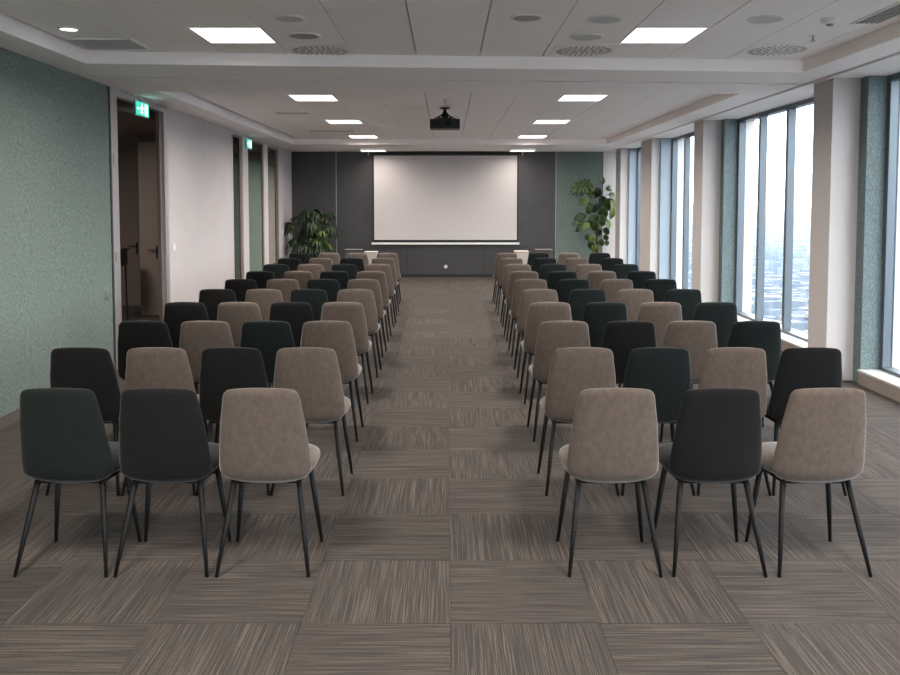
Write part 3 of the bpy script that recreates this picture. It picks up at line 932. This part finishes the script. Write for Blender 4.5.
for k in range(58):
    az = rnd.uniform(0, 2 * PI) if k > 8 else rnd.choice([PI * .9, -.2, PI * 1.1, .15, -1.6]) + rnd.uniform(-.3, .3)
    hgt = rnd.uniform(.72, 1.45) if k % 5 else rnd.uniform(1.42, 1.58)
    rad = rnd.uniform(.04, .36) * (1.1 if hgt < 1.42 else .75)
    tip = Vector((rad * math.cos(az) * 1.25, rad * math.sin(az) * .7, hgt))
    mk = 'leaf_dark' if rnd.random() < .55 or tip.x < -.1 and rnd.random() < .5 else ('leaf_mid' if rnd.random() < .75 else 'leaf_light')
    me = rnd.choice([q for q in var if q[0] == mk])[1]
    o = bpy.data.objects.new('leaf', me); C.objects.link(o); o.parent = t
    o.location = tip; o.rotation_euler = (rnd.uniform(-.25, .25), rnd.uniform(-.35, .45), az)
    s = rnd.uniform(.8, 1.1); o.scale = (s, s, s); solid(o)
    bm = bmesh.new(); b0 = Vector((rad * .15 * math.cos(az), rad * .15 * math.sin(az), .44))
    add_tube(bm, [b0, b0.lerp(tip, .5) + Vector((0, 0, .08)), tip], [.008, .006, .004], 6); obj('stalk', bm, M['leaf_dark'], t, smooth=True)

# right climbing plant
t = empty('potted_plant', (3.36, 19.12, 0)); tag(t, 'tall slender potted plant with large round leaves beside the windows', 'plant')
bm = bmesh.new(); add_lathe(bm, [(.15, 0), (.17, .02), (.20, .40), (.205, .44), (.185, .44), (.18, .40)]); obj('pot', bm, M['pot'], t)
bm = bmesh.new(); add_lathe(bm, [(.18, .38), (.18, .395), (.1, .40)]); obj('soil', bm, M['soil'], t)
stem = [(0, 0, .39), (.02, 0, .8), (-.02, 0, 1.15), (.05, .0, 1.5), (.10, 0, 1.8), (.04, 0, 2.1)]
bm = bmesh.new(); add_tube(bm, stem, [.045, .04, .03, .022, .016, .010], 10); obj('trunk', bm, M['stem'], t, smooth=True)
ov = {mk: mesh_from(oval_leaf_bm(), 'oval_leaf', M[mk]) for mk in ('leaf_dark', 'leaf_mid', 'leaf_light')}
rnd = random.Random(11)
def pos_on(z):
    for a, b in zip(stem[:-1], stem[1:]):
        if a[2] <= z <= b[2]:
            return Vector(a).lerp(Vector(b), (z - a[2]) / (b[2] - a[2]))
    return Vector(stem[-1])
# (dx, z of the leaf base, heading in the xz plane in degrees, size)
spec = [(.10, 2.12, 80, .9), (-.12, 2.02, 200, .8), (.22, 2.00, 20, .9), (.02, 2.04, 250, 1.3), (.30, 1.90, -25, 1.1), (-.28, 1.80, 215, 1.0), (-.10, 1.83, 150, .8),
        (.06, 1.85, 300, 1.3), (.26, 1.80, -70, 1.4), (.36, 1.78, -60, 1.4), (-.22, 1.66, 250, 1.0), (.0, 1.70, -110, 1.1), (.16, 1.62, -95, 1.3), (.40, 1.6, -80, 1.2),
        (-.12, 1.45, 260, 1.4), (-.36, 1.42, 190, 1.2), (-.42, 1.30, 200, 1.2), (-.28, 1.25, 220, 1.2), (-.56, 1.26, 185, 1.0), (-.50, 1.16, 215, .9), (.05, 1.42, -60, 1.3),
        (.22, 1.32, -50, 1.4), (-.03, 1.30, 250, 1.5), (.18, 1.15, -60, 1.1), (-.30, 1.02, 255, .9), (-.12, .98, 240, 1.1), (.20, 1.00, -70, 1.0), (-.2, .85, 265, 1.2), (.12, .9, -100, 1.1),
        (-.08, .78, 250, 1.1), (.24, .86, -60, .9), (.02, 1.12, -80, 1.2), (-.16, 1.55, 120, .9)]
for i, (dx, z, hd, s) in enumerate(spec):
    mk = ('leaf_mid', 'leaf_light', 'leaf_mid', 'leaf_dark')[i % 4]
    o = bpy.data.objects.new('leaf', ov[mk]); C.objects.link(o); o.parent = t
    base = Vector((dx * .75, -.10 - .10 * rnd.random(), z))
    h = R(hd)
    # leaf blade roughly faces the room: local x along heading, normal towards -y with some tilt
    ax = Vector((math.cos(h), rnd.uniform(-.35, .1), math.sin(h))).normalized()
    nz_ = Vector((rnd.uniform(-.5, .5), -1, rnd.uniform(-.1, .8))); nz_ = (nz_ - ax * nz_.dot(ax)).normalized()
    ay = nz_.cross(ax)
    mtx = Matrix((ax, ay, nz_)).transposed().to_4x4(); mtx.translation = base
    s *= .95 if z > 1.35 else .74
    o.matrix_local = mtx @ Matrix.Scale(s, 4); solid(o)
    pz = max(.5, z - .15); p0 = pos_on(pz)
    bm = bmesh.new(); add_tube(bm, [p0, p0.lerp(base, .5) + Vector((0, -.02, .04)), base], [.008, .006, .004], 6); obj('stalk', bm, M['leaf_mid'], t, smooth=True)
me = mesh_from(split_leaf_bm(.40), 'split_leaf', M['leaf_mid'])
o = bpy.data.objects.new('leaf', me); C.objects.link(o); o.parent = t; o['label'] = 'large split leaf on a long stalk'
base = Vector((-.20, -.15, 2.14))
ax = Vector((-.75, -.1, -.35)).normalized(); nz_ = Vector((-.2, -1, .35)); nz_ = (nz_ - ax * nz_.dot(ax)).normalized(); ay = nz_.cross(ax)
mtx = Matrix((ax, ay, nz_)).transposed().to_4x4(); mtx.translation = base; o.matrix_local = mtx; solid(o)
bm = bmesh.new(); add_tube(bm, [stem[-2], (-.0, -.08, 2.0), base], [.009, .007, .005], 6); obj('stalk', bm, M['leaf_mid'], t, smooth=True)

# ------------------------------------------------------------------ small furniture behind the last row
def pedestal(x, y, w0, w1, h, lab):
    t = empty('pedestal', (x, y, 0)); tag(t, lab, 'pedestal')
    bm = bmesh.new()
    lo = [(-w0, -w0), (w0, -w0), (w0, w0), (-w0, w0)]; hi = [(-w1, -w1), (w1, -w1), (w1, w1), (-w1, w1)]
    a = [bm.verts.new((p[0], p[1], .0)) for p in lo]; b = [bm.verts.new((p[0], p[1], h - .02)) for p in hi]
    bm.faces.new(a[::-1]); bm.faces.new(b)
    for i in range(4): bm.faces.new((a[i], a[(i + 1) % 4], b[(i + 1) % 4], b[i]))
    obj('body', bm, M['white_pot'], t)
    obj('top', box(-w1 - .008, w1 + .008, -w1 - .008, w1 + .008, h - .02, h, .004), M['white_pot'], t)
pedestal(-1.44, 16.0, .05, .115, .79, 'small pale tapered pedestal behind the furthest left row')
pedestal(1.39, 16.0, .10, .125, .80, 'small pale square pedestal behind the furthest right row')
def side_table(x, lab):
    t = empty('side_table', (x, 17.2, 0)); tag(t, lab, 'table')
    obj('table_top', box(-.17, .17, -.17, .17, .752, .765, .003), M['backing'], t)
    for sx in (-1, 1):
        for sy in (-1, 1):
            obj('leg', box(sx * .15 - .012, sx * .15 + .012, sy * .15 - .012, sy * .15 + .012, 0, .752), M['table_dark'], t)
    obj('modesty_panel', box(-.137, .137, -.155, -.145, .3, .75), M['table_dark'], t)
side_table(1.95, 'dark side table with a thin pale top edge, right of the screen')
side_table(-1.9, 'dark side table with a thin pale top edge, left of the screen')

# ------------------------------------------------------------------ city outside (far below)
GZ = -95.0
ground = struct('ground_city', box(-9000, 12000, -9000, 14000, GZ - 2, GZ), M['city_ground'], label='hazy ground of the city far below the windows')
bmesh_cache = []
def house_bm(kind):
    bm = bmesh.new()
    if kind == 0: add_box(bm, -.5, .5, -.5, .5, 0, 1); add_box(bm, -.2, .1, -.2, .2, 1, 1.08)
    elif kind == 1: add_box(bm, -.5, .5, -.5, -.1, 0, 1); add_box(bm, -.5, -.1, -.1, .5, 0, .8)
    else:
        add_box(bm, -.5, .5, -.5, .5, 0, .75)
        v = [bm.verts.new(p) for p in ((-.52, -.52, .75), (.52, -.52, .75), (.52, .52, .75), (-.52, .52, .75), (0, -.4, 1), (0, .4, 1))]
        bm.faces.new((v[0], v[1], v[4])); bm.faces.new((v[2], v[3], v[5])); bm.faces.new((v[1], v[2], v[5], v[4])); bm.faces.new((v[3], v[0], v[4], v[5]))
    return bm
rnd = random.Random(5)
hm = []
for kind in range(3):
    for mk in ('city_white', 'city_grey'):
        hm.append(mesh_from(house_bm(kind), 'building', M[mk]))
        for p in hm[-1].polygons: p.use_smooth = False
placed = []
def free(x, y, r):
    for q in placed:
        if (q[0] - x) ** 2 + (q[1] - y) ** 2 < (q[2] + r) ** 2: return False
    placed.append((x, y, r)); return True
def apartment(x, y, w, d, h, rz, floors, cols_, label):
    t = empty('apartment_block', (x, y, GZ), rz); tag(t, label, 'building')
    obj('walls', box(-w / 2, w / 2, -d / 2, d / 2, 0, h), M['city_white'], t)
    obj('roof', box(-w / 2 - .4, w / 2 + .4, -d / 2 - .4, d / 2 + .4, h, h + .8), M['city_roof'], t)
    bm = bmesh.new()
    for f in range(floors):
        for c in range(cols_):
            xc = -w / 2 + w * (c + .5) / cols_; zc = h * (f + .55) / floors
            add_box(bm, xc - .8, xc + .8, -d / 2 - .15, -d / 2 + .02, zc - .8, zc + .8)
    obj('windows', bm, M['city_window'], t)['kind'] = 'stuff'
    placed.append((x, y, max(w, d) * .75))
apartment(284, 548, 20, 14, 34, R(-24), 10, 6, 'tall white apartment block with rows of windows, seen low in the nearest window')
apartment(332, 610, 34, 12, 24, R(-30), 7, 10, 'long white apartment block behind the tall one, seen through the nearest window')
apartment(236, 640, 30, 12, 26, R(-18), 8, 9, 'wide pale apartment block seen low through the middle window bay')
n = 0
tries = 0
while n < 290 and tries < 20000:
    tries += 1
    ang = R(rnd.uniform(9, 31))
    dist = 430 * (10 ** rnd.uniform(0, 1.0))
    x, y = dist * math.sin(ang), dist * math.cos(ang)
    sc = 1 + dist / 2500
    w, d = rnd.uniform(9, 24) * sc, rnd.uniform(8, 15) * sc
    if not free(x, y, .5 * math.hypot(w, d)): continue
    o = bpy.data.objects.new('building', rnd.choice(hm)); C.objects.link(o)
    h = rnd.uniform(12, 32)
    o.location = (x, y, GZ); o.scale = (w, d, h); o.rotation_euler.z = rnd.uniform(0, PI)
    tag(o, 'pale hazy building in the city far below the windows', 'building', 'distant city buildings')
    n += 1
bm = bmesh.new()
for k in range(4500):
    ang = R(rnd.uniform(8, 33)); dist = 430 * (10 ** rnd.uniform(0, 1.1)); x, y = dist * math.sin(ang), dist * math.cos(ang)
    sc = 1 + dist / 2500
    w, d, h, a = rnd.uniform(3, 6) * sc, rnd.uniform(3, 5) * sc, rnd.uniform(8, 26), rnd.uniform(0, PI)
    ca, sa = math.cos(a), math.sin(a)
    add_prism(bm, [(x + ca * p * w - sa * q * d, y + sa * p * w + ca * q * d) for p, q in ((-1, -1), (1, -1), (1, 1), (-1, 1))], GZ, GZ + h)
tag(obj('city_houses', bm, M['city_white'], ground), 'countless small pale houses', kind='stuff')
bm = bmesh.new()
for k in range(500):
    ang = R(rnd.uniform(8, 33)); dist = 400 * (10 ** rnd.uniform(0, 1.1)); x, y = dist * math.sin(ang), dist * math.cos(ang)
    s = rnd.uniform(6, 16) * (1 + dist / 1800)
    bmesh.ops.create_icosphere(bm, subdivisions=1, radius=1, matrix=Matrix.Translation((x, y, GZ + 3)) @ Matrix.Diagonal((s, s, rnd.uniform(6, 10), 1)))
tag(obj('tree_canopy', bm, M['city_tree'], ground, smooth=True), 'hazy dark tree clumps', kind='stuff')

# haze layer over the city
m = bpy.data.materials.new('city_haze'); m.use_nodes = True
nt = m.node_tree; nt.nodes.clear()
o_ = nt.nodes.new('ShaderNodeOutputMaterial'); vs = nt.nodes.new('ShaderNodeVolumeScatter')
vs.inputs['Color'].default_value = (.085, .12, .17, 1); vs.inputs['Density'].default_value = .0018; vs.inputs['Anisotropy'].default_value = 0.2
nt.links.new(vs.outputs[0], o_.inputs['Volume'])
hz = obj('haze', box(-8900, 11900, -8900, 13900, -60, -6), m)
tag(hz, 'pale blue haze over the distant city', 'haze', kind='stuff')
